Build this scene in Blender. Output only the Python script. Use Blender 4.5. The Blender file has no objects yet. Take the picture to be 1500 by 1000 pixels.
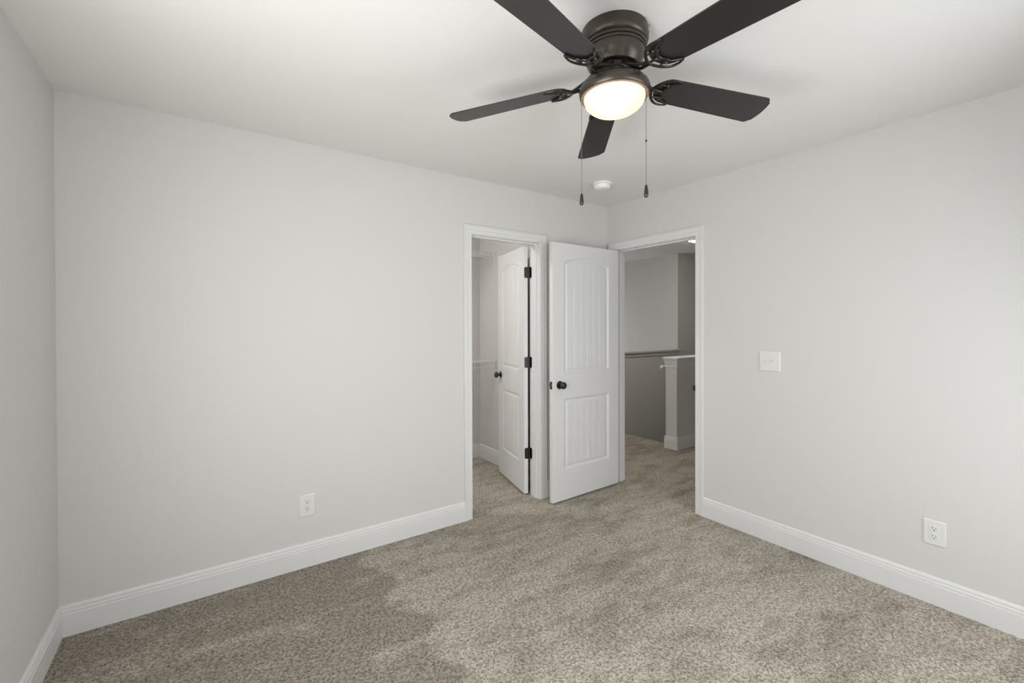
import bpy, math, random
from mathutils import Vector, Matrix

random.seed(7)
S = bpy.context.scene
COL = S.collection
PI = math.pi

# ------------------------------------------------------------------ camera
YAW, PIT, ROL, EYE = math.radians(34.7644), math.radians(-0.41165), math.radians(-0.15664), 1.3932
F = Vector((math.sin(YAW) * math.cos(PIT), math.cos(YAW) * math.cos(PIT), math.sin(PIT)))
R = Vector((math.cos(YAW), -math.sin(YAW), 0))
U = R.cross(F)
R, U = math.cos(ROL) * R + math.sin(ROL) * U, -math.sin(ROL) * R + math.cos(ROL) * U
cd = bpy.data.cameras.new('camera')
cam = bpy.data.objects.new('camera', cd)
COL.objects.link(cam)
cam.matrix_world = Matrix(((R.x, U.x, -F.x, 0), (R.y, U.y, -F.y, 0), (R.z, U.z, -F.z, EYE), (0, 0, 0, 1)))
cd.sensor_width = 36.0
cd.lens = 36.0 * 649.9 / 1500
cd.shift_y = -20.0 / 1500
cd.clip_start = 0.02
S.camera = cam

# ------------------------------------------------------------------ light and exposure
S.view_settings.view_transform = 'Standard'
S.view_settings.look = 'None'
S.view_settings.gamma = 1
S.view_settings.exposure = 0.0
S.view_settings.use_curve_mapping = False
try:
    S.cycles.max_bounces = 16
    S.cycles.diffuse_bounces = 10
    S.cycles.sample_clamp_indirect = 6
except Exception:
    pass

W = bpy.data.worlds.new('sky')
S.world = W
W.use_nodes = True
W.node_tree.nodes['Background'].inputs[0].default_value = (0.75, 0.87, 1.0, 1)
W.node_tree.nodes['Background'].inputs[1].default_value = 1.0


def area(name, loc, rot, sx, sy, power, color):
    l = bpy.data.lights.new(name, 'AREA')
    l.shape = 'RECTANGLE'
    l.size, l.size_y = sx, sy
    l.energy = power
    l.color = color
    o = bpy.data.objects.new(name, l)
    COL.objects.link(o)
    o.location = loc
    o.rotation_euler = rot
    return o


# daylight entering through the windows
area('daylight_left_window', (-0.72, 0.66, 1.36), (0, math.radians(-70), 0), 1.40, 1.40, 34, (0.975, 0.985, 1.0))
area('ground_glow_left_window', (-0.70, 0.95, 0.95), (0, math.radians(-142), math.radians(26)), 0.50, 1.15, 29, (1.0, 0.965, 0.91))
area('daylight_near_window', (1.75, -0.75, 1.25), (math.radians(70), 0, math.radians(30)), 2.00, 1.60, 45, (0.975, 0.985, 1.0))
area('daylight_stair_window', (4.9, 6.25, 0.9), (math.radians(-90), 0, 0), 1.2, 1.6, 28, (0.97, 0.985, 1.0))

# ------------------------------------------------------------------ materials


def srgb(r, g, b):
    def f(c):
        c /= 255.0
        return c / 12.92 if c <= 0.04045 else ((c + 0.055) / 1.055) ** 2.4
    return (f(r), f(g), f(b), 1)


def mat(name, col, rough=0.5, metal=0.0, bump=0.0, scale=200.0, spec=0.5, var=0.0):
    m = bpy.data.materials.new(name)
    m.use_nodes = True
    nt = m.node_tree
    b = nt.nodes['Principled BSDF']
    b.inputs['Base Color'].default_value = col
    b.inputs['Roughness'].default_value = rough
    b.inputs['Metallic'].default_value = metal
    b.inputs['Specular IOR Level'].default_value = spec
    tc = nt.nodes.new('ShaderNodeTexCoord')
    n = nt.nodes.new('ShaderNodeTexNoise')
    n.inputs['Scale'].default_value = scale
    n.inputs['Detail'].default_value = 3
    nt.links.new(tc.outputs['Object'], n.inputs['Vector'])
    if bump:
        bp = nt.nodes.new('ShaderNodeBump')
        bp.inputs['Strength'].default_value = bump
        bp.inputs['Distance'].default_value = 0.001
        nt.links.new(n.outputs['Fac'], bp.inputs['Height'])
        nt.links.new(bp.outputs['Normal'], b.inputs['Normal'])
    if var:
        mx = nt.nodes.new('ShaderNodeMix')
        mx.data_type = 'RGBA'
        mx.inputs[6].default_value = tuple(c * (1 - var) for c in col[:3]) + (1,)
        mx.inputs[7].default_value = tuple(min(1, c * (1 + var)) for c in col[:3]) + (1,)
        nt.links.new(n.outputs['Fac'], mx.inputs[0])
        nt.links.new(mx.outputs[2], b.inputs['Base Color'])
    return m


M_WALL = mat('wall_paint', (0.605, 0.598, 0.580, 1), 0.85, bump=0.12, scale=260, spec=0.25)
M_CEIL = mat('ceiling_paint', (0.735, 0.73, 0.712, 1), 0.95, bump=0.25, scale=160, spec=0.15)
M_TRIM = mat('trim_enamel', (0.68, 0.68, 0.675, 1), 0.38, spec=0.45)
M_DOOR = mat('door_enamel', (0.68, 0.68, 0.675, 1), 0.42, bump=0.03, scale=120, spec=0.45)
M_PLATE = mat('white_plastic', (0.68, 0.68, 0.67, 1), 0.35)
M_SLOT = mat('slot_dark', (0.10, 0.10, 0.10, 1), 0.6)
M_BLACK = mat('matte_black_metal', (0.010, 0.010, 0.010, 1), 0.35, metal=0.0, spec=0.6)
M_LATCH = mat('latch_steel', (0.6, 0.6, 0.58, 1), 0.3, metal=1.0)
M_BRONZE = mat('oil_rubbed_bronze', (0.080, 0.070, 0.057, 1), 0.36, metal=0.75, var=0.15, scale=40)
M_IRON = mat('dark_bronze', (0.030, 0.027, 0.023, 1), 0.30, metal=0.6, spec=0.6)
M_BLADE = mat('blade_black', (0.013, 0.0125, 0.012, 1), 0.36, spec=0.6, var=0.15, scale=30)
M_CHAIN = mat('chain_metal', (0.30, 0.27, 0.23, 1), 0.35, metal=1.0)
M_WIRE = mat('white_coated_wire', (0.72, 0.72, 0.71, 1), 0.35)
M_VENT = mat('detector_plastic', (0.84, 0.83, 0.80, 1), 0.4)


def carpet_mat():
    m = bpy.data.materials.new('carpet_pile')
    m.use_nodes = True
    nt = m.node_tree
    L = nt.links.new
    b = nt.nodes['Principled BSDF']
    b.inputs['Roughness'].default_value = 1.0
    b.inputs['Specular IOR Level'].default_value = 0.05
    tc = nt.nodes.new('ShaderNodeTexCoord')

    def noise(scale, detail=2.0, rough=0.5, sxyz=None):
        n = nt.nodes.new('ShaderNodeTexNoise')
        n.inputs['Scale'].default_value = scale
        n.inputs['Detail'].default_value = detail
        n.inputs['Roughness'].default_value = rough
        if sxyz:
            mp = nt.nodes.new('ShaderNodeMapping')
            mp.inputs['Scale'].default_value = sxyz[0]
            mp.inputs['Rotation'].default_value = sxyz[1]
            L(tc.outputs['Object'], mp.inputs['Vector'])
            L(mp.outputs['Vector'], n.inputs['Vector'])
        else:
            L(tc.outputs['Object'], n.inputs['Vector'])
        return n.outputs['Fac']

    def ramp(src, a, bb, ca, cb):
        r = nt.nodes.new('ShaderNodeValToRGB')
        r.color_ramp.elements[0].position = a
        r.color_ramp.elements[1].position = bb
        r.color_ramp.elements[0].color = ca
        r.color_ramp.elements[1].color = cb
        L(src, r.inputs['Fac'])
        return r.outputs['Color']

    def math_(op, a, bb):
        n = nt.nodes.new('ShaderNodeMath')
        n.operation = op
        for k, v in enumerate((a, bb)):
            if isinstance(v, (int, float)):
                n.inputs[k].default_value = v
            else:
                L(v, n.inputs[k])
        return n.outputs[0]

    # tufts
    v = nt.nodes.new('ShaderNodeTexVoronoi')
    v.inputs['Scale'].default_value = 165
    L(tc.outputs['Object'], v.inputs['Vector'])
    fine = noise(230, 3, 0.7)
    mid = noise(75, 2, 0.6)
    sp = nt.nodes.new('ShaderNodeSeparateColor')
    L(v.outputs['Color'], sp.inputs['Color'])
    t = math_('ADD', math_('MULTIPLY', sp.outputs[0], 0.42), math_('MULTIPLY', fine, 0.62))
    t = math_('ADD', t, math_('MULTIPLY', math_('SUBTRACT', mid, 0.5), 0.80))
    tuft = ramp(t, 0.22, 0.80, (0.155, 0.136, 0.110, 1), (0.56, 0.505, 0.430, 1))
    # vacuum strokes (nap laid one way or the other), running along the room's width
    big = noise(1.0, 2, 0.5, ((1.3, 4.2, 1), (0, 0, 0.12)))
    med = noise(1.0, 3, 0.6, ((4.5, 10.0, 1), (0, 0, 0.22)))
    nap = math_('ADD', math_('MULTIPLY', big, 0.50), math_('MULTIPLY', med, 0.58))
    # strokes that stop along a ragged line beside the far wall's outlet
    sx = nt.nodes.new('ShaderNodeSeparateXYZ')
    L(tc.outputs['Object'], sx.inputs[0])
    jit = noise(1.0, 0, 0.5, ((0.35, 3.6, 1), (0, 0, 0)))
    edge = math_('ADD', sx.outputs[0], math_('MULTIPLY', math_('SUBTRACT', jit, 0.5), 0.45))
    side = nt.nodes.new('ShaderNodeMapRange')
    side.inputs[1].default_value = 0.81
    side.inputs[2].default_value = 0.85
    side.inputs[3].default_value = -0.12
    side.inputs[4].default_value = 0.035
    L(edge, side.inputs[0])
    nap = math_('ADD', nap, side.outputs[0])
    napc = ramp(nap, 0.43, 0.62, (0.73, 0.72, 0.71, 1), (1.08, 1.08, 1.08, 1))
    mx = nt.nodes.new('ShaderNodeMix')
    mx.data_type = 'RGBA'
    mx.blend_type = 'MULTIPLY'
    mx.inputs[0].default_value = 1.0
    L(tuft, mx.inputs[6])
    L(napc, mx.inputs[7])
    L(mx.outputs[2], b.inputs['Base Color'])
    bp = nt.nodes.new('ShaderNodeBump')
    bp.inputs['Strength'].default_value = 0.55
    bp.inputs['Distance'].default_value = 0.006
    L(t, bp.inputs['Height'])
    L(bp.outputs['Normal'], b.inputs['Normal'])
    return m


M_CARPET = carpet_mat()


def glass_pane_mat():
    m = bpy.data.materials.new('window_glass')
    m.use_nodes = True
    nt = m.node_tree
    nt.nodes.clear()
    o = nt.nodes.new('ShaderNodeOutputMaterial')
    mx = nt.nodes.new('ShaderNodeMixShader')
    t = nt.nodes.new('ShaderNodeBsdfTransparent')
    g = nt.nodes.new('ShaderNodeBsdfGlossy')
    g.inputs['Roughness'].default_value = 0.02
    mx.inputs[0].default_value = 0.05
    nt.links.new(t.outputs[0], mx.inputs[1])
    nt.links.new(g.outputs[0], mx.inputs[2])
    nt.links.new(mx.outputs[0], o.inputs[0])
    return m


M_GLASS = glass_pane_mat()


def opal_mat(name, col, emit, estr):
    """Opal glass: passes the bulbs' light diffusely and glows a little."""
    m = bpy.data.materials.new(name)
    m.use_nodes = True
    nt = m.node_tree
    nt.nodes.clear()
    o = nt.nodes.new('ShaderNodeOutputMaterial')
    a = nt.nodes.new('ShaderNodeAddShader')
    t = nt.nodes.new('ShaderNodeBsdfTranslucent')
    t.inputs[0].default_value = col
    e = nt.nodes.new('ShaderNodeEmission')
    e.inputs[0].default_value = emit
    e.inputs[1].default_value = estr
    nt.links.new(t.outputs[0], a.inputs[0])
    nt.links.new(e.outputs[0], a.inputs[1])
    nt.links.new(a.outputs[0], o.inputs[0])
    return m


M_OPAL = opal_mat('opal_glass', (0.75, 0.66, 0.55, 1), (1.0, 0.81, 0.69, 1), 0.54)
M_HALLGLOW = opal_mat('hall_lamp_glass', (0.7, 0.7, 0.66, 1), (1.0, 0.95, 0.84, 1), 30.0)
M_CLOSETFILL = opal_mat('closet_fill_glass', (0.7, 0.7, 0.66, 1), (1.0, 0.98, 0.95, 1), 165.0)  # emission of the added closet fill lamp

# ------------------------------------------------------------------ mesh helpers


class MB:
    def __init__(self):
        self.v, self.f, self.sm = [], [], []

    def add(self, vs, fs, smooth=False, mtx=None):
        n = len(self.v)
        self.v += [tuple(mtx @ Vector(p)) if mtx else tuple(p) for p in vs]
        self.f += [tuple(i + n for i in f) for f in fs]
        self.sm += [smooth] * len(fs)
        return self

    def box(self, a, b, mtx=None):
        x0, x1 = sorted((a[0], b[0])); y0, y1 = sorted((a[1], b[1])); z0, z1 = sorted((a[2], b[2]))
        vs = [(x0, y0, z0), (x1, y0, z0), (x1, y1, z0), (x0, y1, z0), (x0, y0, z1), (x1, y0, z1), (x1, y1, z1), (x0, y1, z1)]
        fs = [(0, 3, 2, 1), (4, 5, 6, 7), (0, 1, 5, 4), (1, 2, 6, 5), (2, 3, 7, 6), (3, 0, 4, 7)]
        return self.add(vs, fs, mtx=mtx)

    def lathe(self, prof, seg=48, mtx=None, smooth=True):
        """prof: list of (r, z); open ends with r=0 close themselves."""
        vs, rows, fs = [], [], []
        for r, z in prof:
            if r < 1e-6:
                rows.append([len(vs)]); vs.append((0, 0, z))
            else:
                rows.append(list(range(len(vs), len(vs) + seg)))
                vs += [(r * math.cos(2 * PI * k / seg), r * math.sin(2 * PI * k / seg), z) for k in range(seg)]
        for a, b in zip(rows, rows[1:]):
            for k in range(seg):
                k2 = (k + 1) % seg
                if len(a) == 1 and len(b) == 1:
                    continue
                if len(a) == 1:
                    fs.append((a[0], b[k2], b[k]))
                elif len(b) == 1:
                    fs.append((a[k], a[k2], b[0]))
                else:
                    fs.append((a[k], a[k2], b[k2], b[k]))
        return self.add(vs, fs, smooth, mtx)

    def tube(self, pts, r, seg=8, mtx=None, caps=True, flat=1.0, up=None):
        """round tube along pts; r a number or a list; flat scales its height."""
        pts = [Vector(p) for p in pts]
        n = len(pts)
        rs = r if isinstance(r, (list, tuple)) else [r] * n
        vs, fs = [], []
        prev = None
        for i, p in enumerate(pts):
            t = (pts[min(i + 1, n - 1)] - pts[max(i - 1, 0)]).normalized()
            ref = Vector(up) if up else (prev if prev else (Vector((0, 0, 1)) if abs(t.z) < 0.9 else Vector((1, 0, 0))))
            s = t.cross(ref)
            if s.length < 1e-6:
                s = t.cross(Vector((1, 0, 0)))
            s.normalize()
            w = s.cross(t).normalized()
            prev = w
            for k in range(seg):
                a = 2 * PI * k / seg
                vs.append(p + s * (rs[i] * math.cos(a)) + w * (rs[i] * flat * math.sin(a)))
        for i in range(n - 1):
            for k in range(seg):
                k2 = (k + 1) % seg
                fs.append((i * seg + k, i * seg + k2, (i + 1) * seg + k2, (i + 1) * seg + k))
        if caps:
            fs.append(tuple(reversed(range(seg))))
            fs.append(tuple((n - 1) * seg + k for k in range(seg)))
        return self.add(vs, fs, True, mtx)

    def rows(self, rows, closed=False, smooth=False, mtx=None):
        """bridge equal-length rows of points."""
        m = len(rows[0])
        vs = [p for r in rows for p in r]
        fs = []
        for i in range(len(rows) - 1):
            for k in range(m if closed else m - 1):
                k2 = (k + 1) % m
                fs.append((i * m + k, i * m + k2, (i + 1) * m + k2, (i + 1) * m + k))
        return self.add(vs, fs, smooth, mtx)

    def build(self, name, material, parent=None, loc=(0, 0, 0), rot=(0, 0, 0), bevel=0.0):
        me = bpy.data.meshes.new(name)
        me.from_pydata(self.v, [], self.f)
        me.polygons.foreach_set('use_smooth', self.sm)
        for m in (material if isinstance(material, (list, tuple)) else [material]):
            me.materials.append(m)
        me.update()
        import bmesh
        bm = bmesh.new()
        bm.from_mesh(me)
        bmesh.ops.recalc_face_normals(bm, faces=bm.faces)
        bm.to_mesh(me)
        bm.free()
        if any(self.sm):
            try:
                me.set_sharp_from_angle(angle=math.radians(38))
            except Exception:
                pass
        o = bpy.data.objects.new(name, me)
        COL.objects.link(o)
        o.location = loc
        o.rotation_euler = rot
        if parent:
            o.parent = parent
        if bevel:
            bv = o.modifiers.new('bevel', 'BEVEL')
            bv.width = bevel
            bv.segments = 2
            bv.limit_method = 'ANGLE'
        return o


def tag(o, label=None, cat=None, group=None, kind=None):
    if label: o['label'] = label
    if cat: o['category'] = cat
    if group: o['group'] = group
    if kind: o['kind'] = kind
    return o


def struct(o, label, cat):
    return tag(o, label, cat, kind='structure')


def empty(name, loc, rz=0.0):
    o = bpy.data.objects.new(name, None)
    o.empty_display_size = 0.05
    COL.objects.link(o)
    o.location = loc
    o.rotation_euler = (0, 0, rz)
    return o


def copy_tree(o, parent=None):
    c = o.copy()
    COL.objects.link(c)
    c.parent = parent
    for ch in list(o.children):
        copy_tree(ch, c)
    return c


# ------------------------------------------------------------------ room dimensions (metres)
XL, XR, YA, YN, H = -0.5422, 2.9735, 2.7797, -0.57, 2.44
T = 0.12
XRO, YAO = XR + T, YA + T                     # outer faces of the door walls
CO_L, CO_R, DH = 1.580, 2.192, 2.040          # closet opening between jambs
HO_N, HO_F = 1.915, 2.690                     # hall opening between jambs
JT = 0.018

# ---- floor: one continuous carpet
mb = MB()
mb.box((-0.75, -0.75, -0.25), (4.40, 6.4, 0.0))
mb.box((4.40, -0.75, -0.25), (7.4, 3.06, 0.0))
struct(mb.build('floor', M_CARPET), 'flecked taupe cut-pile carpet covering bedroom, closet and hall', 'carpet')

# ---- ceiling
mb = MB()
mb.box((-0.75, -0.75, H), (7.4, 6.4, H + 0.12))
struct(mb.build('ceiling', M_CEIL), 'flat white painted ceiling', 'ceiling')

# ---- walls of the bedroom
mb = MB()
mb.box((XL - T, YA, 0), (CO_L - JT, YAO, H))
mb.box((CO_R + JT, YA, 0), (XR, YAO, H))
mb.box((CO_L - JT, YA, DH + JT), (CO_R + JT, YAO, H))
struct(mb.build('wall_far', M_WALL), 'light greige wall with the closet doorway in it', 'wall')
mb = MB()
mb.box((XR, YN - T, 0), (XRO, HO_N - JT, H))
mb.box((XR, HO_F + JT, 0), (XRO, 6.3, H))
mb.box((XR, HO_N - JT, DH + JT), (XRO, HO_F + JT, H))
struct(mb.build('wall_right', M_WALL), 'light greige wall with the hall doorway, switch and outlet', 'wall')

WIN_L = (-0.10, 1.52, 0.62, 2.06)     # y0 y1 z0 z1 in the left wall
mb = MB()
y0, y1, z0, z1 = WIN_L
mb.box((XL - T, YN - T, 0), (XL, y0, H)); mb.box((XL - T, y1, 0), (XL, YA, H))
mb.box((XL - T, y0, 0), (XL, y1, z0)); mb.box((XL - T, y0, z1), (XL, y1, H))
struct(mb.build('wall_left', M_WALL), 'light greige wall at the left edge of the view', 'wall')
WIN_N = (0.75, 2.75, 0.48, 2.10)     # x0 x1 z0 z1 in the near wall
mb = MB()
x0, x1, z0, z1 = WIN_N
mb.box((XL, YN - T, 0), (x0, YN, H)); mb.box((x1, YN - T, 0), (XR, YN, H))
mb.box((x0, YN - T, 0), (x1, YN, z0)); mb.box((x0, YN - T, z1), (x1, YN, H))
struct(mb.build('wall_near', M_WALL), 'light greige window wall behind the viewpoint', 'wall')


def window(name, a0, a1, z0, z1, mtx, label):
    """frame and two sashes, built in a local x-z plane, y pointing outdoors."""
    f = MB()
    fw = 0.05
    f.box((a0, 0.01, z0), (a0 + fw, 0.11, z1), mtx); f.box((a1 - fw, 0.01, z0), (a1, 0.11, z1), mtx)
    f.box((a0 + fw, 0.01, z0), (a1 - fw, 0.11, z0 + fw), mtx); f.box((a0 + fw, 0.01, z1 - fw), (a1 - fw, 0.11, z1), mtx)
    zm = (z0 + z1) / 2
    f.box((a0 + fw, 0.04, zm - 0.02), (a1 - fw, 0.08, zm + 0.02), mtx)
    am = (a0 + a1) / 2
    f.box((am - 0.03, 0.02, z0 + fw), (am + 0.03, 0.10, z1 - fw), mtx)
    w = struct(f.build(name, M_TRIM), label, 'window')
    g = MB().box((a0 + fw, 0.055, z0 + fw), (a1 - fw, 0.06, z1 - fw), mtx)
    g.build('window_pane', M_GLASS, w)
    return w


window('window_1', WIN_L[0], WIN_L[1], WIN_L[2], WIN_L[3],
       Matrix(((0, -1, 0, XL), (1, 0, 0, 0), (0, 0, 1, 0), (0, 0, 0, 1))), 'white double window in the left wall, out of view')
window('window_2', WIN_N[0], WIN_N[1], WIN_N[2], WIN_N[3],
       Matrix(((1, 0, 0, 0), (0, -1, 0, YN), (0, 0, 1, 0), (0, 0, 0, 1))), 'white double window behind the viewpoint')

# ---- closet shell
CX, CY = 2.395, 4.045
mb = MB()
mb.box((CX, YAO, 0), (CX + 0.11, CY, H))
struct(mb.build('wall_closet_right', M_WALL), 'greige right wall inside the closet', 'wall')
mb = MB()
mb.box((-0.30, CY, 0), (CX + 0.11, CY + 0.11, H))
struct(mb.build('wall_closet_far', M_WALL), 'greige far wall inside the closet', 'wall')
mb = MB()
mb.box((-0.41, YAO, 0), (-0.30, CY + 0.11, H))
struct(mb.build('wall_closet_left', M_WALL), 'greige left wall inside the closet, out of view', 'wall')

# ---- hall and stairwell shell
NOSE = 4.40
mb = MB()
mb.box((XRO, 0.45, 0), (7.3, 0.57, H))
struct(mb.build('wall_hall_near', M_WALL), 'greige near wall of the hall, out of view', 'wall')
mb = MB()
mb.box((7.18, 0.57, -1.8), (7.30, 4.0, H))
struct(mb.build('wall_hall_end', M_WALL), 'greige end wall of the hall, out of view', 'wall')
mb = MB()
mb.box((5.765, 4.0, -1.8), (7.30, 4.12, H))
mb.box((5.765, 4.12, -1.8), (5.885, 6.3, H))
struct(mb.build('wall_stairwell', M_WALL), 'greige stairwell wall turning a corner, lit on its left face', 'wall')
mb = MB()
SW = (4.4, 5.4, 0.1, 1.7)
mb.box((XR, 6.18, -1.8), (SW[0], 6.30, H)); mb.box((SW[1], 6.18, -1.8), (5.765, 6.30, H))
mb.box((SW[0], 6.18, -1.8), (SW[1], 6.30, SW[2])); mb.box((SW[0], 6.18, SW[3]), (SW[1], 6.30, H))
struct(mb.build('wall_stairwell_far', M_WALL), 'greige far wall of the stairwell, out of view', 'wall')
window('window_3', SW[0], SW[1], SW[2], SW[3],
       Matrix(((1, 0, 0, 0), (0, 1, 0, 6.18), (0, 0, 1, 0), (0, 0, 0, 1))), 'white window lighting the stairwell, out of view')
# low wall on the far side of the stairs
mb = MB()
mb.box((NOSE, 4.0, -1.8), (5.765, 4.11, 0.985))
mb.box((4.28, 4.0, 0), (NOSE, 4.11, 0.985))
struct(mb.build('wall_stair_far', M_WALL), 'greige low wall on the far side of the stairs under a white ledge', 'wall')
mb = MB()
mb.box((4.25, 3.965, 1.006), (5.762, 4.145, 1.031))
mb.box((4.262, 3.977, 0.990), (5.762, 4.133, 1.006))
mb.box((4.27, 3.988, 0.955), (5.762, 3.9995, 0.990))
mb.box((5.762, 3.965, 1.006), (5.80, 3.9995, 1.031))
struct(mb.build('trim_1', M_TRIM, bevel=0.002), 'white ledge capping the low wall beyond the stairs', 'trim')
# half wall on the near side of the stairs
HW0, HW1, HWX = 2.985, 3.126, 4.285
mb = MB()
mb.box((HWX, HW0, 0), (7.18, HW1, 0.975))
mb.box((NOSE, 3.06, -1.8), (7.18, HW1, -0.02))
struct(mb.build('wall_stair_near', M_WALL), 'greige half wall guarding the stairs in the hall', 'wall')


def ring(mb_, d, z0, z1, dt=None):
    """trim hugging the end of the half wall: flares from d to dt."""
    dt = d if dt is None else dt
    x1 = 7.18
    a = [(x1, HW0 - d, z0), (HWX - d, HW0 - d, z0), (HWX - d, HW1 + d, z0), (x1, HW1 + d, z0)]
    b = [(x1, HW0 - dt, z1), (HWX - dt, HW0 - dt, z1), (HWX - dt, HW1 + dt, z1), (x1, HW1 + dt, z1)]
    mb_.add(a + b, [(0, 1, 5, 4), (1, 2, 6, 5), (2, 3, 7, 6), (0, 3, 2, 1), (4, 5, 6, 7), (0, 4, 7, 3)])


mb = MB()
ring(mb, 0.027, 1.004, 1.022)
ring(mb, 0.019, 0.988, 1.004, 0.023)
ring(mb, 0.010, 0.945, 0.988, 0.018)
ring(mb, 0.007, 0.912, 0.945)
struct(mb.build('trim_2', M_TRIM, bevel=0.002), 'white moulded cap on the half wall in the hall', 'trim')
# carpeted steps going down behind the half wall
mb = MB()
for k in range(1, 8):
    mb.box((NOSE + 0.26 * (k - 1), 3.126, -1.8), (NOSE + 0.26 * k, 4.0, -0.19 * k))
mb.box((NOSE - 0.012, 3.126, -0.03), (NOSE + 0.02, 4.0, -0.001))
struct(mb.build('floor_stairs', M_CARPET), 'carpeted stairs going down beyond the hall half wall', 'stairs')
mb = MB()
mb.box((XRO, 4.11, -1.9), (7.3, 6.3, -1.8))
mb.box((6.2, 3.126, -1.9), (7.3, 4.11, -1.8))
struct(mb.build('floor_landing', M_CARPET), 'carpeted landing at the bottom of the stairs, out of view', 'floor')
mb = MB()
mb.box((4.28, 4.0, -1.8), (4.39, 6.18, -0.26))
struct(mb.build('wall_stairwell_left', M_WALL), 'wall under the hall floor edge, out of view', 'wall')

# ------------------------------------------------------------------ baseboards
BASE = [(0.0, 0.0), (0.0145, 0.0), (0.0145, 0.098), (0.0120, 0.101), (0.0120, 0.103), (0.0130, 0.106), (0.0120, 0.114),
        (0.0095, 0.117), (0.0090, 0.121), (0.0105, 0.124), (0.0090, 0.131), (0.0050, 0.137), (0.0, 0.138)]


def baseboard(mb_, p0, p1, n, m0=0, m1=0):
    """along the floor from p0 to p1; n = direction into the room; m = mitre at each end (1 inside, -1 outside corner)."""
    p0, p1, n = Vector((*p0, 0)), Vector((*p1, 0)), Vector((*n, 0))
    t = (p1 - p0).normalized()
    ra = [p0 + n * d + t * (m0 * d) + Vector((0, 0, z)) for d, z in BASE]
    rb = [p1 + n * d - t * (m1 * d) + Vector((0, 0, z)) for d, z in BASE]
    mb_.rows([ra, rb])
    k = len(BASE)
    mb_.add(ra + rb, [tuple(range(k)), tuple(range(2 * k - 1, k - 1, -1))])


CO = 0.062   # casing width
mb = MB(); baseboard(mb, (XL, YA), (CO_L - 0.005 - CO, YA), (0, -1), 1, 0)
baseboard(mb, (CO_R + 0.005 + CO, YA), (XR, YA), (0, -1), 0, 1)
struct(mb.build('baseboard_far', M_TRIM), 'white moulded baseboard along the closet wall', 'baseboard')
mb = MB(); baseboard(mb, (XR, YN), (XR, HO_N - 0.005 - CO), (-1, 0), 1, 0)
baseboard(mb, (XR, HO_F + 0.005 + CO), (XR, YA), (-1, 0), 0, 1)
struct(mb.build('baseboard_right', M_TRIM), 'white moulded baseboard along the right wall', 'baseboard')
mb = MB(); baseboard(mb, (XL, YN), (XL, YA), (1, 0), 1, 1)
struct(mb.build('baseboard_left', M_TRIM), 'white moulded baseboard along the left wall', 'baseboard')
mb = MB(); baseboard(mb, (XL, YN), (XR, YN), (0, 1), 1, 1)
struct(mb.build('baseboard_near', M_TRIM), 'white moulded baseboard behind the viewpoint', 'baseboard')
mb = MB()
baseboard(mb, (CX, YAO), (CX, CY), (-1, 0), 0, 1)
baseboard(mb, (-0.30, CY), (CX, CY), (0, -1), 1, 1)
struct(mb.build('baseboard_closet', M_TRIM), 'white moulded baseboard inside the closet', 'baseboard')
mb = MB()
baseboard(mb, (HWX, HW0), (7.18, HW0), (0, -1), -1, 0)
baseboard(mb, (HWX, HW1), (HWX, HW0), (-1, 0), -1, -1)
baseboard(mb, (HWX, HW1), (NOSE - 0.02, HW1), (0, 1), -1, 0)
struct(mb.build('baseboard_hall', M_TRIM), 'white moulded baseboard around the hall half wall', 'baseboard')

# ------------------------------------------------------------------ door casings and jambs
CAS = [(0.0, 0.0), (0.0, 0.009), (0.003, 0.011), (0.018, 0.0120), (0.022, 0.0120), (0.025, 0.0090), (0.028, 0.0125), (0.040, 0.0140), (0.048, 0.0145),
       (0.051, 0.0125), (0.053, 0.0165), (0.059, 0.0175), (0.062, 0.0150), (0.062, 0.0)]


def casing(mb_, a0, a1, zt, place):
    """U-shaped casing; place(a, t, z) maps along-wall, out-of-wall, height to the room."""
    rows_ = [[place(a0 - w, t, 0) for w, t in CAS], [place(a0 - w, t, zt + w) for w, t in CAS],
             [place(a1 + w, t, zt + w) for w, t in CAS], [place(a1 + w, t, 0) for w, t in CAS]]
    mb_.rows(rows_)


def jamb(mb_, a0, a1, zt, d0, d1, s0, s1, place):
    """two legs and a head (depth d0..d1) with a stop strip (depth s0..s1)."""
    def bx(a, b):
        p, q = place(*a), place(*b)
        mb_.box(p, q)
    bx((a0 - JT, d0, 0), (a0, d1, zt)); bx((a1, d0, 0), (a1 + JT, d1, zt)); bx((a0 - JT, d0, zt), (a1 + JT, d1, zt + JT))
    st = 0.011
    bx((a0, s0, 0), (a0 + st, s1, zt - st)); bx((a1 - st, s0, 0), (a1, s1, zt - st)); bx((a0, s0, zt - st), (a1, s1, zt))


pc = lambda a, t, z: (a, YA - t, z)
pci = lambda a, t, z: (a, YAO + t, z)
mb = MB(); casing(mb, CO_L - 0.005, CO_R + 0.005, DH + 0.005, pc)
struct(mb.build('trim_3', M_TRIM), 'white moulded casing around the closet doorway', 'door casing')
mb = MB(); casing(mb, CO_L - 0.005, CO_R + 0.005, DH + 0.005, pci)
struct(mb.build('trim_4', M_TRIM), 'white casing on the closet side of its doorway', 'door casing')
mb = MB(); jamb(mb, CO_L, CO_R, DH, 0.0, -T, -0.030, -0.080, pc)
struct(mb.build('trim_5', M_TRIM), 'white jamb with stop lining the closet doorway', 'door jamb')
ph = lambda a, t, z: (XR - t, a, z)
phi = lambda a, t, z: (XRO + t, a, z)
mb = MB(); casing(mb, HO_N - 0.005, HO_F + 0.005, DH + 0.005, ph)
struct(mb.build('trim_6', M_TRIM), 'white moulded casing around the hall doorway', 'door casing')
mb = MB(); casing(mb, HO_N - 0.005, HO_F + 0.005, DH + 0.005, phi)
struct(mb.build('trim_7', M_TRIM), 'white casing on the hall side of the hall doorway', 'door casing')
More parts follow.
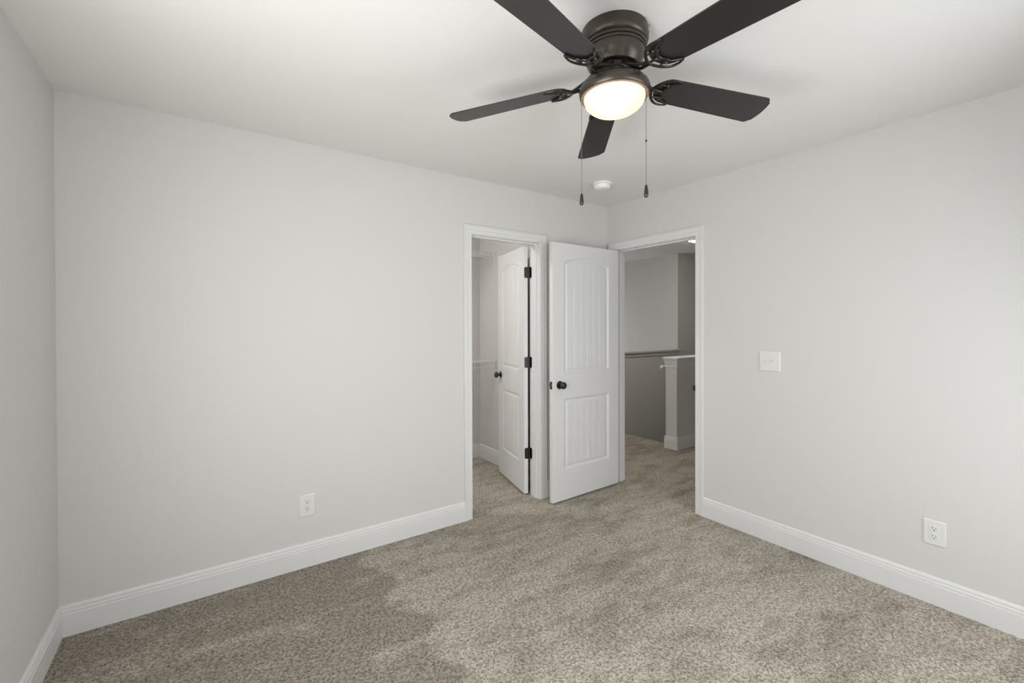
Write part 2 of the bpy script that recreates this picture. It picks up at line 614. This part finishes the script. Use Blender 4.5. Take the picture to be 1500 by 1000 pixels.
jb = MB(); jamb(jb, HO_N, HO_F, DH, 0.0, -T, -0.042, -0.082, ph)
hj = struct(jb.build('trim_8', M_TRIM), 'white jamb with stop lining the hall doorway', 'door jamb')
sp = MB().box((XR - 0.004, HO_N - 0.001, 0.895), (XR + 0.036, HO_N + 0.002, 0.953))
sp.box((XR - 0.020, HO_N - 0.001, 0.905), (XR - 0.0, HO_N + 0.007, 0.943))
tag(sp.build('strike_plate', M_BLACK, hj, bevel=0.0008), 'black strike plate')

# ------------------------------------------------------------------ panel doors


def lin(a, b, n):
    return [a + (b - a) * k / n for k in range(n + 1)]


PROF = [(0.0, 0.0), (0.006, 0.0035), (0.012, 0.0075), (0.016, 0.0090), (0.024, 0.0095), (0.030, 0.0070), (0.038, 0.0045), (0.041, 0.0040)]


def pdepth(d):
    if d <= 0:
        return 0.0
    for (a, va), (b, vb) in zip(PROF, PROF[1:]):
        if d <= b:
            return va + (vb - va) * (d - a) / (b - a)
    return PROF[-1][1]


def panel_door(w, zb, zt, stile, thick=0.035, planks=6):
    """slab in local x (0 = free edge, w = hinge edge), y 0..thick (y=0 is the visible face)."""
    a, b = stile, w - stile
    core0, core1 = a + 0.041, b - 0.041
    xs = [0.0, a] + [a + d for d, _ in PROF[1:]]
    grooves = []
    for k in range(planks):
        g0 = core0 + (core1 - core0) * k / planks
        if k:
            grooves.append(g0)
            xs += [g0 - 0.0035, g0 - 0.0008, g0 + 0.0008, g0 + 0.0035]
        n = 3
        g1 = core0 + (core1 - core0) * (k + 1) / planks
        xs += [g0 + (g1 - g0) * j / n for j in range(1, n)]
    xs += [b - d for d, _ in reversed(PROF)] + [w]
    xs = sorted(set(round(x, 5) for x in xs))
    lo0, lo1, up0, sh, pk = 0.250, 0.810, 1.008, 1.884, 1.932
    half = (b - a) / 2
    rise = pk - sh
    rad = (half * half + rise * rise) / (2 * rise)

    def arch(x):
        u = min(max(x, a), b) - (a + b) / 2
        return sh + math.sqrt(rad * rad - u * u) - (rad - rise)

    ds = [d for d, _ in PROF]
    ts = []     # list of (function z(x), panel id)
    ts.append((lambda x: zb, 0))
    for d in ds: ts.append((lambda x, d=d: lo0 + d, 1))
    for k in range(1, 4): ts.append((lambda x, k=k: lo0 + 0.041 + (lo1 - lo0 - 0.082) * k / 4, 1))
    for d in reversed(ds): ts.append((lambda x, d=d: lo1 - d, 1))
    for d in ds: ts.append((lambda x, d=d: up0 + d, 2))
    for k in range(1, 6): ts.append((lambda x, k=k: up0 + 0.041 + (arch(x) - up0 - 0.082) * k / 6, 2))
    for d in reversed(ds): ts.append((lambda x, d=d: arch(x) - d, 2))
    ts.append((lambda x: zt, 0))

    def depth(x, z, pid):
        if pid == 0:
            return 0.0
        dz = min(z - lo0, lo1 - z) if pid == 1 else min(z - up0, arch(x) - z)
        d = min(x - a, b - x, dz)
        v = pdepth(d)
        if d >= 0.0405:
            for g in grooves:
                if abs(x - g) < 0.0012: v += 0.0035
        return v

    front, back = [], []
    for fz, pid in ts:
        fr, bk = [], []
        for x in xs:
            z = fz(x)
            v = depth(x, z, pid)
            fr.append((x, v, z)); bk.append((x, thick - v, z))
        front.append(fr); back.append(bk)
    m = MB()
    m.rows(front); m.rows(back)
    m.rows([front[0], back[0]]); m.rows([front[-1], back[-1]])
    m.rows([[r[0] for r in front], [r[0] for r in back]])
    m.rows([[r[-1] for r in front], [r[-1] for r in back]])
    return m


def weld(o, dist=1e-5):
    import bmesh
    bm = bmesh.new(); bm.from_mesh(o.data)
    bmesh.ops.remove_doubles(bm, verts=bm.verts, dist=dist)
    bmesh.ops.recalc_face_normals(bm, faces=bm.faces)
    bm.to_mesh(o.data); bm.free()


KNOB = [(0.0, 0.0), (0.0315, 0.0), (0.0325, 0.003), (0.030, 0.006), (0.018, 0.008), (0.0115, 0.011), (0.0105, 0.022), (0.013, 0.026),
        (0.021, 0.030), (0.0265, 0.036), (0.0285, 0.044), (0.0265, 0.052), (0.021, 0.058), (0.012, 0.061), (0.0, 0.062)]


def knob(parent, x, z, thick=0.035):
    for side in (0, 1):
        mt = Matrix(((1, 0, 0, 0), (0, 0, -1, 0), (0, 1, 0, 0), (0, 0, 0, 1))) if side == 0 else \
            Matrix(((1, 0, 0, 0), (0, 0, 1, 0), (0, -1, 0, 0), (0, 0, 0, 1)))
        k = MB().lathe(KNOB, 32, mt)
        tag(k.build('door_knob', M_BLACK, parent, (x, -0.0004 if side == 0 else thick + 0.0004, z)), 'round black door knob')


def edge_latch(parent, z):
    l = MB().box((-0.0012, 0.005, z - 0.029), (0.0004, 0.030, z + 0.029))
    lo = tag(l.build('latch_plate', M_BLACK, parent), 'black latch plate on the door edge')
    bt = MB()
    bt.add([(-0.0012, 0.010, z - 0.009), (-0.0012, 0.025, z - 0.009), (-0.0012, 0.025, z + 0.009), (-0.0012, 0.010, z + 0.009),
            (-0.011, 0.021, z - 0.009), (-0.011, 0.025, z - 0.009), (-0.011, 0.025, z + 0.009), (-0.011, 0.021, z + 0.009)],
           [(0, 1, 2, 3), (4, 7, 6, 5), (0, 4, 5, 1), (1, 5, 6, 2), (2, 6, 7, 3), (3, 7, 4, 0)])
    tag(bt.build('latch_bolt', M_BLACK, lo), 'spring latch bolt')


# hall door: hinged on the far jamb, opened about 88 degrees into the bedroom
# local x runs from free edge to hinge edge, local y=0 is the face turned to the viewer
def place_local(o, hx, hy, w, ang):
    """put local (w, 0) at the hinge corner (hx, hy); local +x points along ang."""
    o.rotation_euler = (0, 0, ang)
    o.location = (hx - w * math.cos(ang), hy - w * math.sin(ang), 0)


DW = 0.762
door = panel_door(DW, 0.012, 2.032, 0.122).build('door_2', M_DOOR)
weld(door)
bv = door.modifiers.new('bevel', 'BEVEL'); bv.width = 0.002; bv.segments = 2; bv.limit_method = 'ANGLE'; bv.angle_limit = math.radians(60)
struct(door, 'white two-panel arch-top door swung open against the closet wall', 'door')
place_local(door, 2.962, 2.6455, DW, math.radians(1.6))
knob(door, 0.072, 0.922)
edge_latch(door, 0.922)


def leaf(m, w, z):
    """hinge leaf outline with rounded corners in a plane: returns list of (a, z)."""
    r, hh = 0.012, 0.0445
    pts = []
    for cx_, cz_, a0 in ((w - r, hh - r, 0), (0.0, hh, None), (0.0, -hh, None), (w - r, -hh + r, -90)):
        if a0 is None:
            pts.append((cx_, z + cz_))
        else:
            for k in range(5):
                a = math.radians(a0 + 90 * k / 4)
                pts.append((cx_ + r * math.cos(a), z + cz_ + r * math.sin(a)))
    return pts


def hinge_barrel(m, x, y, z):
    for k in range(5):
        a = -0.0445 + 0.0178 * k
        m.lathe([(0, a), (0.0058, a), (0.0062, a + 0.001), (0.0062, a + 0.0168), (0.0058, a + 0.0176), (0, a + 0.0176)], 14,
                Matrix.Translation((x, y, z)))
    m.lathe([(0, -0.0485), (0.004, -0.0475), (0.0055, -0.0445)], 12, Matrix.Translation((x, y, z)))
    m.lathe([(0.0055, 0.0445), (0.004, 0.0475), (0, 0.0485)], 12, Matrix.Translation((x, y, z)))


for hz in (0.341, 1.085, 1.818):
    m = MB()
    hinge_barrel(m, DW + 0.005, 0.043, hz)
    pts = leaf(m, 0.030, hz)
    m.rows([[(DW + 0.0003, 0.038 - a, z) for a, z in pts], [(DW + 0.0018, 0.038 - a, z) for a, z in pts]], closed=True)
    m.add([(DW + 0.0018, 0.038 - a, z) for a, z in pts], [tuple(range(len(pts)))])
    tag(m.build('hinge', M_BLACK, door), 'black butt hinge')

# closet door: hinged on the right jamb, swung past square into the closet
CW = 0.610
A = math.radians(13)
cdoor = panel_door(CW, 0.012, 2.032, 0.110, planks=5).build('door_1', M_DOOR)
weld(cdoor)
bv = cdoor.modifiers.new('bevel', 'BEVEL'); bv.width = 0.002; bv.segments = 2; bv.limit_method = 'ANGLE'; bv.angle_limit = math.radians(60)
struct(cdoor, 'white narrow arch-top panel door swung open into the closet', 'door')
# local +x from free edge to hinge edge = direction (-sinA, -cosA); local +y must point to the +x side
ang = math.atan2(-math.cos(A), -math.sin(A))
place_local(cdoor, 2.1395, 2.9130, CW, ang)
knob(cdoor, 0.066, 0.930)
edge_latch(cdoor, 0.930)
for hz in (0.341, 1.085, 1.818):
    m = MB()
    hinge_barrel(m, CW + 0.006, 0.0425, hz)
    m.box((CW + 0.002, 0.030, hz - 0.0445), (CW + 0.0045, 0.0405, hz + 0.0445))
    pts = leaf(m, 0.033, hz)
    m.rows([[(CW + 0.0002, 0.037 - a, z) for a, z in pts], [(CW + 0.0020, 0.037 - a, z) for a, z in pts]], closed=True)
    m.add([(CW + 0.0020, 0.037 - a, z) for a, z in pts], [tuple(range(len(pts)))])
    h = tag(m.build('hinge', M_BLACK, cdoor), 'black butt hinge')
    # leaf let into the jamb (world position written in the door's local frame)
    bpy.context.view_layer.update()
    inv = cdoor.matrix_world.inverted()
    j = MB()
    q = leaf(j, 0.030, hz)
    fr = [inv @ Vector((CO_R - 0.0003, YAO + 0.003 - a, z)) for a, z in q]
    bk = [inv @ Vector((CO_R - 0.0020, YAO + 0.003 - a, z)) for a, z in q]
    j.rows([fr, bk], closed=True)
    j.add(bk, [tuple(range(len(q)))])
    j.build('hinge_leaf', M_BLACK, h)

# ------------------------------------------------------------------ ceiling fan with light
FX, FY = 1.2160, 1.1036
fan = empty('ceiling_fan', (FX, FY, H))
tag(fan, 'dark bronze five-blade ceiling fan hugging the ceiling with a lit bowl light', 'ceiling fan')
Z = lambda z: z - H

hp = [(0.0, 2.4399), (0.1165, 2.4399), (0.1170, 2.436), (0.1195, 2.422), (0.1200, 2.405), (0.1175, 2.395), (0.1120, 2.3885), (0.1085, 2.3872),
      (0.1085, 2.3840), (0.1115, 2.3830), (0.1125, 2.379), (0.1115, 2.3750), (0.1065, 2.3740), (0.1065, 2.3710), (0.1085, 2.3700),
      (0.1088, 2.3675), (0.1075, 2.3650), (0.1040, 2.3645), (0.1040, 2.3615), (0.1055, 2.3600), (0.1050, 2.351), (0.1020, 2.339),
      (0.0965, 2.327), (0.0890, 2.3135), (0.0850, 2.3085), (0.0800, 2.3075), (0.0780, 2.313), (0.0, 2.313)]
MB().lathe([(r, Z(z)) for r, z in hp], 64).build('motor_housing', M_BRONZE, fan)
for a in (-118, -96, -80):
    m = MB().lathe([(0, 0), (0.0035, 0), (0.004, 0.002), (0.0025, 0.004), (0, 0.0045)], 10)
    aa = math.radians(a + 38)
    o = m.build('screw', M_CHAIN, fan, (0.119 * math.cos(aa), 0.119 * math.sin(aa), Z(2.432)), (0, PI / 2, aa))
MB().lathe([(0.0, Z(2.3128)), (0.050, Z(2.3128)), (0.064, Z(2.310)), (0.067, Z(2.306)), (0.066, Z(2.296)), (0.060, Z(2.289)),
            (0.0, Z(2.288))], 48).build('flywheel', M_IRON, fan)
MB().lathe([(0.0, Z(2.2878)), (0.060, Z(2.2878)), (0.066, Z(2.284)), (0.070, Z(2.2625)), (0.0, Z(2.2625))], 48).build('switch_housing', M_BRONZE, fan)
rp = [(0.0, 2.2620), (0.066, 2.2620), (0.084, 2.2600), (0.101, 2.2555), (0.1135, 2.2510), (0.1215, 2.2410), (0.1255, 2.2290), (0.1240, 2.2180),
      (0.1215, 2.2105), (0.1200, 2.2085), (0.1185, 2.2080), (0.1115, 2.2125), (0.1100, 2.2160), (0.1100, 2.2400), (0.080, 2.2550), (0.0, 2.2560)]
MB().lathe([(r, Z(z)) for r, z in rp], 64).build('light_fitter', M_BRONZE, fan)
M_LIPGLOW = mat('painted_lip_glow', (0.30, 0.20, 0.12, 1), 0.5, metal=0.0)  # bowl light leaking onto the bronze lip, painted as tan on an added ring
MB().lathe([(0.1182, Z(2.2079)), (0.1182, Z(2.2060)), (0.1165, Z(2.2052)), (0.1085, Z(2.2068)), (0.1078, Z(2.2090)), (0.1090, Z(2.2110)),
            (0.1115, Z(2.2120))], 64).build('lip_glow_ring', M_LIPGLOW, fan)
gp = [(0.1065, 2.214), (0.1072, 2.207), (0.1072, 2.2005), (0.1055, 2.1930), (0.1015, 2.1825), (0.0910, 2.1715), (0.0765, 2.1615), (0.0575, 2.1535),
      (0.0345, 2.1485), (0.0, 2.1470)]
gl = MB().lathe([(r, Z(z)) for r, z in gp], 64).build('glass_shade', M_OPAL, fan)
tag(gl, 'glowing opal glass bowl')
for k, (a, e) in enumerate(((215, 0.30), (35, 0.06))):
    l = bpy.data.lights.new('fan_bulb', 'POINT')
    l.energy = e
    l.color = (1.0, 0.86, 0.70)
    l.shadow_soft_size = 0.022
    lo = bpy.data.objects.new('fan_bulb', l)
    COL.objects.link(lo)
    lo.parent = fan
    aa = math.radians(a)
    lo.location = (0.048 * math.cos(aa), 0.048 * math.sin(aa), Z(2.206))

BZ0, BDR, BPIT, BR, BW0, BW1 = 2.2602, 0.048, -0.2155, 0.647, 0.1128, 0.1347


def bpt(r, t, dz=0.0):
    """point of the blade's mean plane at radius r, tangential offset t (fan space, blade along +x)."""
    return Vector((r, t * math.cos(BPIT) - dz * math.sin(BPIT), Z(BZ0) - BDR * (r - 0.2) + t * math.sin(BPIT) + dz * math.cos(BPIT)))


def blade_outline():
    def hw(r): return (BW0 + (BW1 - BW0) * (r - 0.2) / (BR - 0.2)) / 2
    pts = []
    r0, r1 = 0.168, BR
    # tip: rounded corners and a slightly bowed end
    c = 0.016
    w1 = hw(r1)
    for k in range(7):
        a = math.radians(90 - 75 * k / 6)
        pts.append((r1 - 0.014 - c + c * math.cos(a), w1 - c + c * math.sin(a)))
    for k in range(-4, 5):
        u = -k / 4 * (w1 - c) * 0.95
        pts.append((r1 + 0.002 - 0.014 * (u / w1) ** 2, u))
    for k in range(7):
        a = math.radians(-15 - 75 * k / 6)
        pts.append((r1 - 0.014 - c + c * math.cos(a), -w1 + c + c * math.sin(a)))
    # root: rounded
    w0 = hw(0.23)
    for k in range(13):
        a = PI * k / 12
        pts.append((0.235 - 0.067 * math.sin(a) ** 0.8, -w0 * math.cos(a)))
    return pts


def make_blade():
    m = MB()
    o = blade_outline()
    th = 0.0055
    up = [bpt(r, t, th / 2) for r, t in o]
    dn = [bpt(r, t, -th / 2) for r, t in o]
    m.rows([up, dn], closed=True)
    m.add(up, [tuple(range(len(o)))])
    m.add(dn, [tuple(reversed(range(len(o))))])
    return m


def smooth_path(ctrl, n=8):
    """Catmull-Rom through control points."""
    c = [Vector(p) for p in ctrl]
    c = [c[0] * 2 - c[1]] + c + [c[-1] * 2 - c[-2]]
    out = []
    for i in range(1, len(c) - 2):
        p0, p1, p2, p3 = c[i - 1:i + 3]
        for k in range(n):
            t = k / n
            out.append(0.5 * ((2 * p1) + (-p0 + p2) * t + (2 * p0 - 5 * p1 + 4 * p2 - p3) * t * t + (-p0 + 3 * p1 - 3 * p2 + p3) * t ** 3))
    out.append(c[-2])
    return out


def make_iron():
    """scrolled bracket under the blade root: crescent, inner scroll and a stem to the hub."""
    m = MB()
    d = -0.0075

    def path(rt, rad, flat=0.7):
        p = smooth_path([bpt(r, t, d) for r, t in rt], 8)
        n = len(p)
        rr = [rad * (0.55 + 0.45 * math.sin(PI * min(1, max(0, 0.12 + 0.76 * i / (n - 1))))) for i in range(n)]
        m.tube(p, rr, 10, flat=flat)

    path([(0.248, 0.054), (0.228, 0.060), (0.200, 0.058), (0.176, 0.042), (0.160, 0.020), (0.154, 0.0), (0.160, -0.020), (0.176, -0.042), (0.200, -0.058),
          (0.228, -0.060), (0.248, -0.054)], 0.0062)
    path([(0.246, 0.053), (0.226, 0.044), (0.212, 0.036), (0.208, 0.024), (0.200, 0.014), (0.196, 0.0), (0.200, -0.014), (0.208, -0.024),
          (0.212, -0.036), (0.226, -0.044), (0.246, -0.053)], 0.0058)
    path([(0.197, 0.0), (0.180, 0.0), (0.158, 0.0)], 0.0062)
    path([(0.206, 0.028), (0.192, 0.030), (0.172, 0.032)], 0.0042)
    path([(0.206, -0.028), (0.192, -0.030), (0.172, -0.032)], 0.0042)
    # stem: two curved arms from the flywheel
    for s in (-1, 1):
        e = bpt(0.156, 0.004 * s, d)
        p = smooth_path([(0.058, 0.020 * s, Z(2.302)), (0.076, 0.025 * s, Z(2.288)), (0.098, 0.023 * s, Z(2.272)), (0.128, 0.012 * s, Z(2.262)), e], 8)
        m.tube(p, 0.0068, 10, flat=0.8)
    m.box((0.050, -0.026, Z(2.298)), (0.070, 0.026, Z(2.305)))
    return m


blade_me, iron_me = None, None
TH0 = 124.678
for i in range(5):
    a = math.radians(TH0 - 72 * i)
    if i == 0:
        b = make_blade().build('blade', M_BLADE, fan, bevel=0.0012)
        ir = make_iron().build('blade_iron', M_IRON, fan)
        scr = []
        for r, t in ((0.187, 0.0), (0.199, 0.034), (0.199, -0.034)):
            sc = MB().lathe([(0, -0.003), (0.004, -0.002), (0.0052, 0.0), (0.0052, 0.004)], 12, Matrix.Translation(bpt(r, t, -0.0105)))
            scr.append(sc.build('blade_screw', M_BRONZE, ir))
    else:
        b2 = b.copy(); COL.objects.link(b2); b2.parent = fan; b2.rotation_euler = (0, 0, a)
        i2 = ir.copy(); COL.objects.link(i2); i2.parent = fan; i2.rotation_euler = (0, 0, a)
        for q in scr:
            s2 = q.copy(); COL.objects.link(s2); s2.parent = i2
b.rotation_euler = (0, 0, math.radians(TH0))
ir.rotation_euler = (0, 0, math.radians(TH0))


def chain(x, y, ztop, zbot, bead=None):
    m = MB()
    n = int((ztop - zbot - 0.043) / 0.0042)
    px_, py_ = x - FX, y - FY
    m.tube([(px_, py_, Z(ztop)), (px_, py_, Z(zbot + 0.042))], 0.0008, 6)
    for k in range(n):
        z = ztop - 0.002 - k * 0.0042
        m.lathe([(0, -0.0015), (0.0013, -0.0007), (0.0013, 0.0007), (0, 0.0015)], 6, Matrix.Translation((px_, py_, Z(z))))
    c = tag(m.build('pull_chain', M_CHAIN, fan), 'thin beaded pull chain')
    h = MB().lathe([(0, 0.0), (0.0048, 0.0006), (0.0072, 0.004), (0.0078, 0.010), (0.0070, 0.022), (0.0050, 0.036), (0.0036, 0.042), (0.0022, 0.043), (0, 0.043)],
                   20, Matrix.Translation((px_, py_, Z(zbot))))
    tag(h.build('pull_handle', M_BLACK, c), 'black teardrop pull handle')
    if bead:
        q = MB().lathe([(0, -0.004), (0.0028, -0.003), (0.0034, 0), (0.0028, 0.003), (0, 0.004)], 12, Matrix.Translation((px_, py_, Z(bead))))
        q.build('chain_connector', M_BLACK, c)


chain(1.1462, 1.1985, 2.232, 1.832)
chain(1.2462, 0.9876, 2.225, 1.827, 2.020)

# ------------------------------------------------------------------ smoke detector
sd = empty('smoke_detector', (2.438, 2.330, H))
tag(sd, 'small round white smoke detector on the ceiling near the corner', 'smoke detector')
MB().lathe([(0, -0.0001), (0.070, -0.0001), (0.072, -0.003), (0.072, -0.010), (0.068, -0.014), (0.0, -0.014)], 40).build('mounting_base', M_VENT, sd)
MB().lathe([(0, -0.0142), (0.056, -0.0142), (0.056, -0.018), (0.060, -0.020), (0.059, -0.030), (0.053, -0.040), (0.040, -0.045), (0.0, -0.046)], 40).build(
    'sensor_cover', M_VENT, sd)
MB().lathe([(0, -0.0462), (0.006, -0.0462), (0.007, -0.048), (0, -0.049)], 16).build('test_button', M_PLATE, sd, (0.012, -0.012, 0.0))

# ------------------------------------------------------------------ electrical plates


def plate_mesh(w, h):
    def rr(a, b, y, r=0.004):
        pts = []
        for cx_, cz_, s in ((a - r, b - r, 0), (-a + r, b - r, 90), (-a + r, -b + r, 180), (a - r, -b + r, 270)):
            for k in range(4):
                t = math.radians(s + 30 * k)
                pts.append((cx_ + r * math.cos(t), y, cz_ + r * math.sin(t)))
        return pts
    m = MB()
    a, b = w / 2, h / 2
    rws = [rr(a, b, -0.0002), rr(a, b, -0.002), rr(a - 0.002, b - 0.002, -0.0045), rr(a - 0.005, b - 0.005, -0.0055)]
    m.rows(rws, closed=True)
    m.add(rws[-1], [tuple(range(len(rws[-1])))])
    return m


def screw(parent, x, z, y=-0.0056):
    m = MB().lathe([(0, 0.0012), (0.002, 0.001), (0.0032, 0)], 12, Matrix(((1, 0, 0, x), (0, 0, -1, y), (0, 1, 0, z), (0, 0, 0, 1))))
    m.build('screw', M_PLATE, parent)


def outlet(loc, rz, label):
    e = empty('electrical_outlet', loc, rz)
    tag(e, label, 'outlet', 'white duplex outlets low on the walls')
    plate_mesh(0.086, 0.124).build('cover_plate', M_PLATE, e)
    for s in (1, -1):
        zc = 0.0195 * s
        m = MB()
        pts = []
        for k in range(24):
            t = 2 * PI * k / 24
            pts.append((0.0172 * math.cos(t), max(-0.0138, min(0.0138, 0.0172 * math.sin(t)))))
        m.rows([[(x, -0.0054, zc + z) for x, z in pts], [(x, -0.0078, zc + z) for x, z in pts]], closed=True)
        m.add([(x, -0.0078, zc + z) for x, z in pts], [tuple(range(24))])
        r = m.build('receptacle', M_PLATE, e)
        for x0, x1, q0, q1 in ((-0.0078, -0.0048, 0.0005, 0.0090), (0.0050, 0.0076, 0.0010, 0.0080)):
            tag(MB().box((x0, -0.0080, zc + q0), (x1, -0.0076, zc + q1)).build('plug_slot', M_SLOT, r), 'dark plug slot')
        sl = MB().lathe([(0, 0), (0.0030, 0), (0.0030, 0.0004), (0, 0.0004)], 12, Matrix(((1, 0, 0, 0), (0, 0, -1, -0.0076), (0, 1, 0, zc - 0.0065), (0, 0, 0, 1))))
        tag(sl.build('ground_hole', M_SLOT, r), 'dark round plug hole')
    screw(e, 0, 0)
    return e


outlet((0.4835, YA, 0.353), 0, 'white duplex outlet on the closet wall left of the closet door')
outlet((XR, 0.609, 0.355), -PI / 2, 'white duplex outlet on the right wall near its baseboard')

sw = empty('light_switch', (XR, 1.3905, 1.1545), -PI / 2)
tag(sw, 'white two-gang toggle switch plate on the wall right of the hall doorway', 'light switch')
plate_mesh(0.129, 0.129).build('cover_plate', M_PLATE, sw)
for x, up in ((-0.023, 1), (0.023, -1)):
    b_ = MB().box((x - 0.0052, -0.0060, -0.012), (x + 0.0052, -0.0050, 0.012))
    tg_ = tag(b_.build('toggle_slot', M_WIRE, sw), 'toggle opening')
    t_ = MB()
    m4 = Matrix.Translation((x, -0.0055, 0)) @ Matrix.Rotation(math.radians(28 * up), 4, 'X')
    t_.box((-0.0040, -0.013, -0.0045), (0.0040, 0.0, 0.0045), m4)
    t_.build('toggle', M_PLATE, sw, bevel=0.001)
    screw(sw, x, 0.030); screw(sw, x, -0.030)

# ------------------------------------------------------------------ wire closet shelves


def wire_shelf(z, label):
    x0, x1 = 0.20, CX - 0.004
    y0, y1 = 3.735, CY - 0.004
    e = empty('wire_shelf', (x0, y1, z))
    tag(e, label, 'shelf', 'wire shelves on the closet wall')
    ox, oy, oz = x0, y1, z
    m = MB()
    P = lambda x, y, zz: (x - ox, y - oy, zz - oz)
    for y, zz, r in ((y1 - 0.006, z, 0.003), (y0, z, 0.0032), (y0 - 0.002, z - 0.050, 0.0034), ((y0 + y1) / 2, z - 0.004, 0.003)):
        m.tube([P(x0, y, zz), P(x1, y, zz)], r, 6)
    n = 84
    for k in range(n):
        x = x0 + 0.012 + (x1 - x0 - 0.02) * k / (n - 1)
        m.tube([P(x, y1, z + 0.004), P(x, y0, z + 0.004)] + ([P(x, y0 - 0.003, z - 0.051)] if k % 10 == 4 else []), 0.0014, 5)
    m.build('wire_deck', M_WIRE, e)
    br = MB()
    br.box(P(x1 - 0.008, y0 - 0.012, z - 0.062), P(x1 + 0.0035, y0 + 0.022, z + 0.012))
    br.box(P(x1 - 0.014, y0 - 0.010, z - 0.040), P(x1 - 0.008, y0 + 0.016, z + 0.004))
    br.build('end_bracket', M_WIRE, e, bevel=0.002)
    for x in (x0 + 0.35, x0 + 1.0, x1 - 0.32):
        sb = MB().tube([P(x, y0, z - 0.004), P(x, y1, z - 0.27)], 0.004, 8)
        sb.box(P(x - 0.008, y1 - 0.004, z - 0.30), P(x + 0.008, y1 + 0.002, z - 0.25))
        sb.build('support_brace', M_WIRE, e)


wire_shelf(2.104, 'upper white wire shelf inside the closet, above the door knob and lower shelf')
wire_shelf(1.026, 'lower white wire shelf inside the closet, just above the door knob height')

# ------------------------------------------------------------------ hall lamp, added fill lamps and handrail
hl = empty('ceiling_lamp', (4.875, 3.09, H))
tag(hl, 'lit round flush ceiling lamp in the hall at the top of the doorway', 'ceiling lamp')
MB().lathe([(0, -0.0001), (0.150, -0.0001), (0.152, -0.006), (0.148, -0.016), (0.0, -0.016)], 40).build('lamp_base', M_PLATE, hl)
MB().lathe([(0.140, -0.0162), (0.138, -0.026), (0.120, -0.042), (0.085, -0.054), (0.045, -0.060), (0, -0.061)], 40).build('lamp_shade', M_HALLGLOW, hl)

hall_fill = copy_tree(hl)  # unseen extra lamp, added to brighten the half wall's end
hall_fill.location = (3.62, 3.15, H)
tag(hall_fill, 'added fill lamp on the hall ceiling, unseen above the doorway header')

cl = empty('closet_fill_lamp', (0.95, 3.42, H))  # unseen lamp added to lift the closet interior and its door face
tag(cl, 'added fill lamp on the closet ceiling, out of view left of the closet door', 'ceiling lamp')
MB().lathe([(0, -0.0001), (0.110, -0.0001), (0.112, -0.006), (0.108, -0.016), (0.0, -0.016)], 40).build('lamp_base', M_PLATE, cl)
MB().lathe([(0.100, -0.0162), (0.098, -0.026), (0.085, -0.042), (0.060, -0.054), (0.030, -0.060), (0, -0.061)], 40).build('lamp_shade', M_CLOSETFILL, cl)

hr = empty('handrail', (4.275, 3.178, 0.905))
tag(hr, 'white stair handrail fixed along the back of the hall half wall', 'handrail')
m = MB()
p = [(0.0, 0.0, 0.0), (0.12, 0.0, -0.01), (0.30, 0.0, -0.10), (2.2, 0.0, -1.45)]
m.tube([(0.0, 0.0, 0.004)] + p[1:], 0.020, 14)
m.build('rail', M_TRIM, hr)
bk = MB()
bk.tube([(0.10, 0.0, -0.028), (0.10, -0.015, -0.055), (0.10, -0.048, -0.060)], 0.007, 8)
bk.lathe([(0, 0), (0.026, 0), (0.024, 0.006), (0, 0.008)], 20, Matrix(((1, 0, 0, 0.10), (0, 0, 1, -0.0518), (0, -1, 0, -0.060), (0, 0, 0, 1))))
tag(bk.build('rail_bracket', M_BLACK, hr), 'black rail bracket')
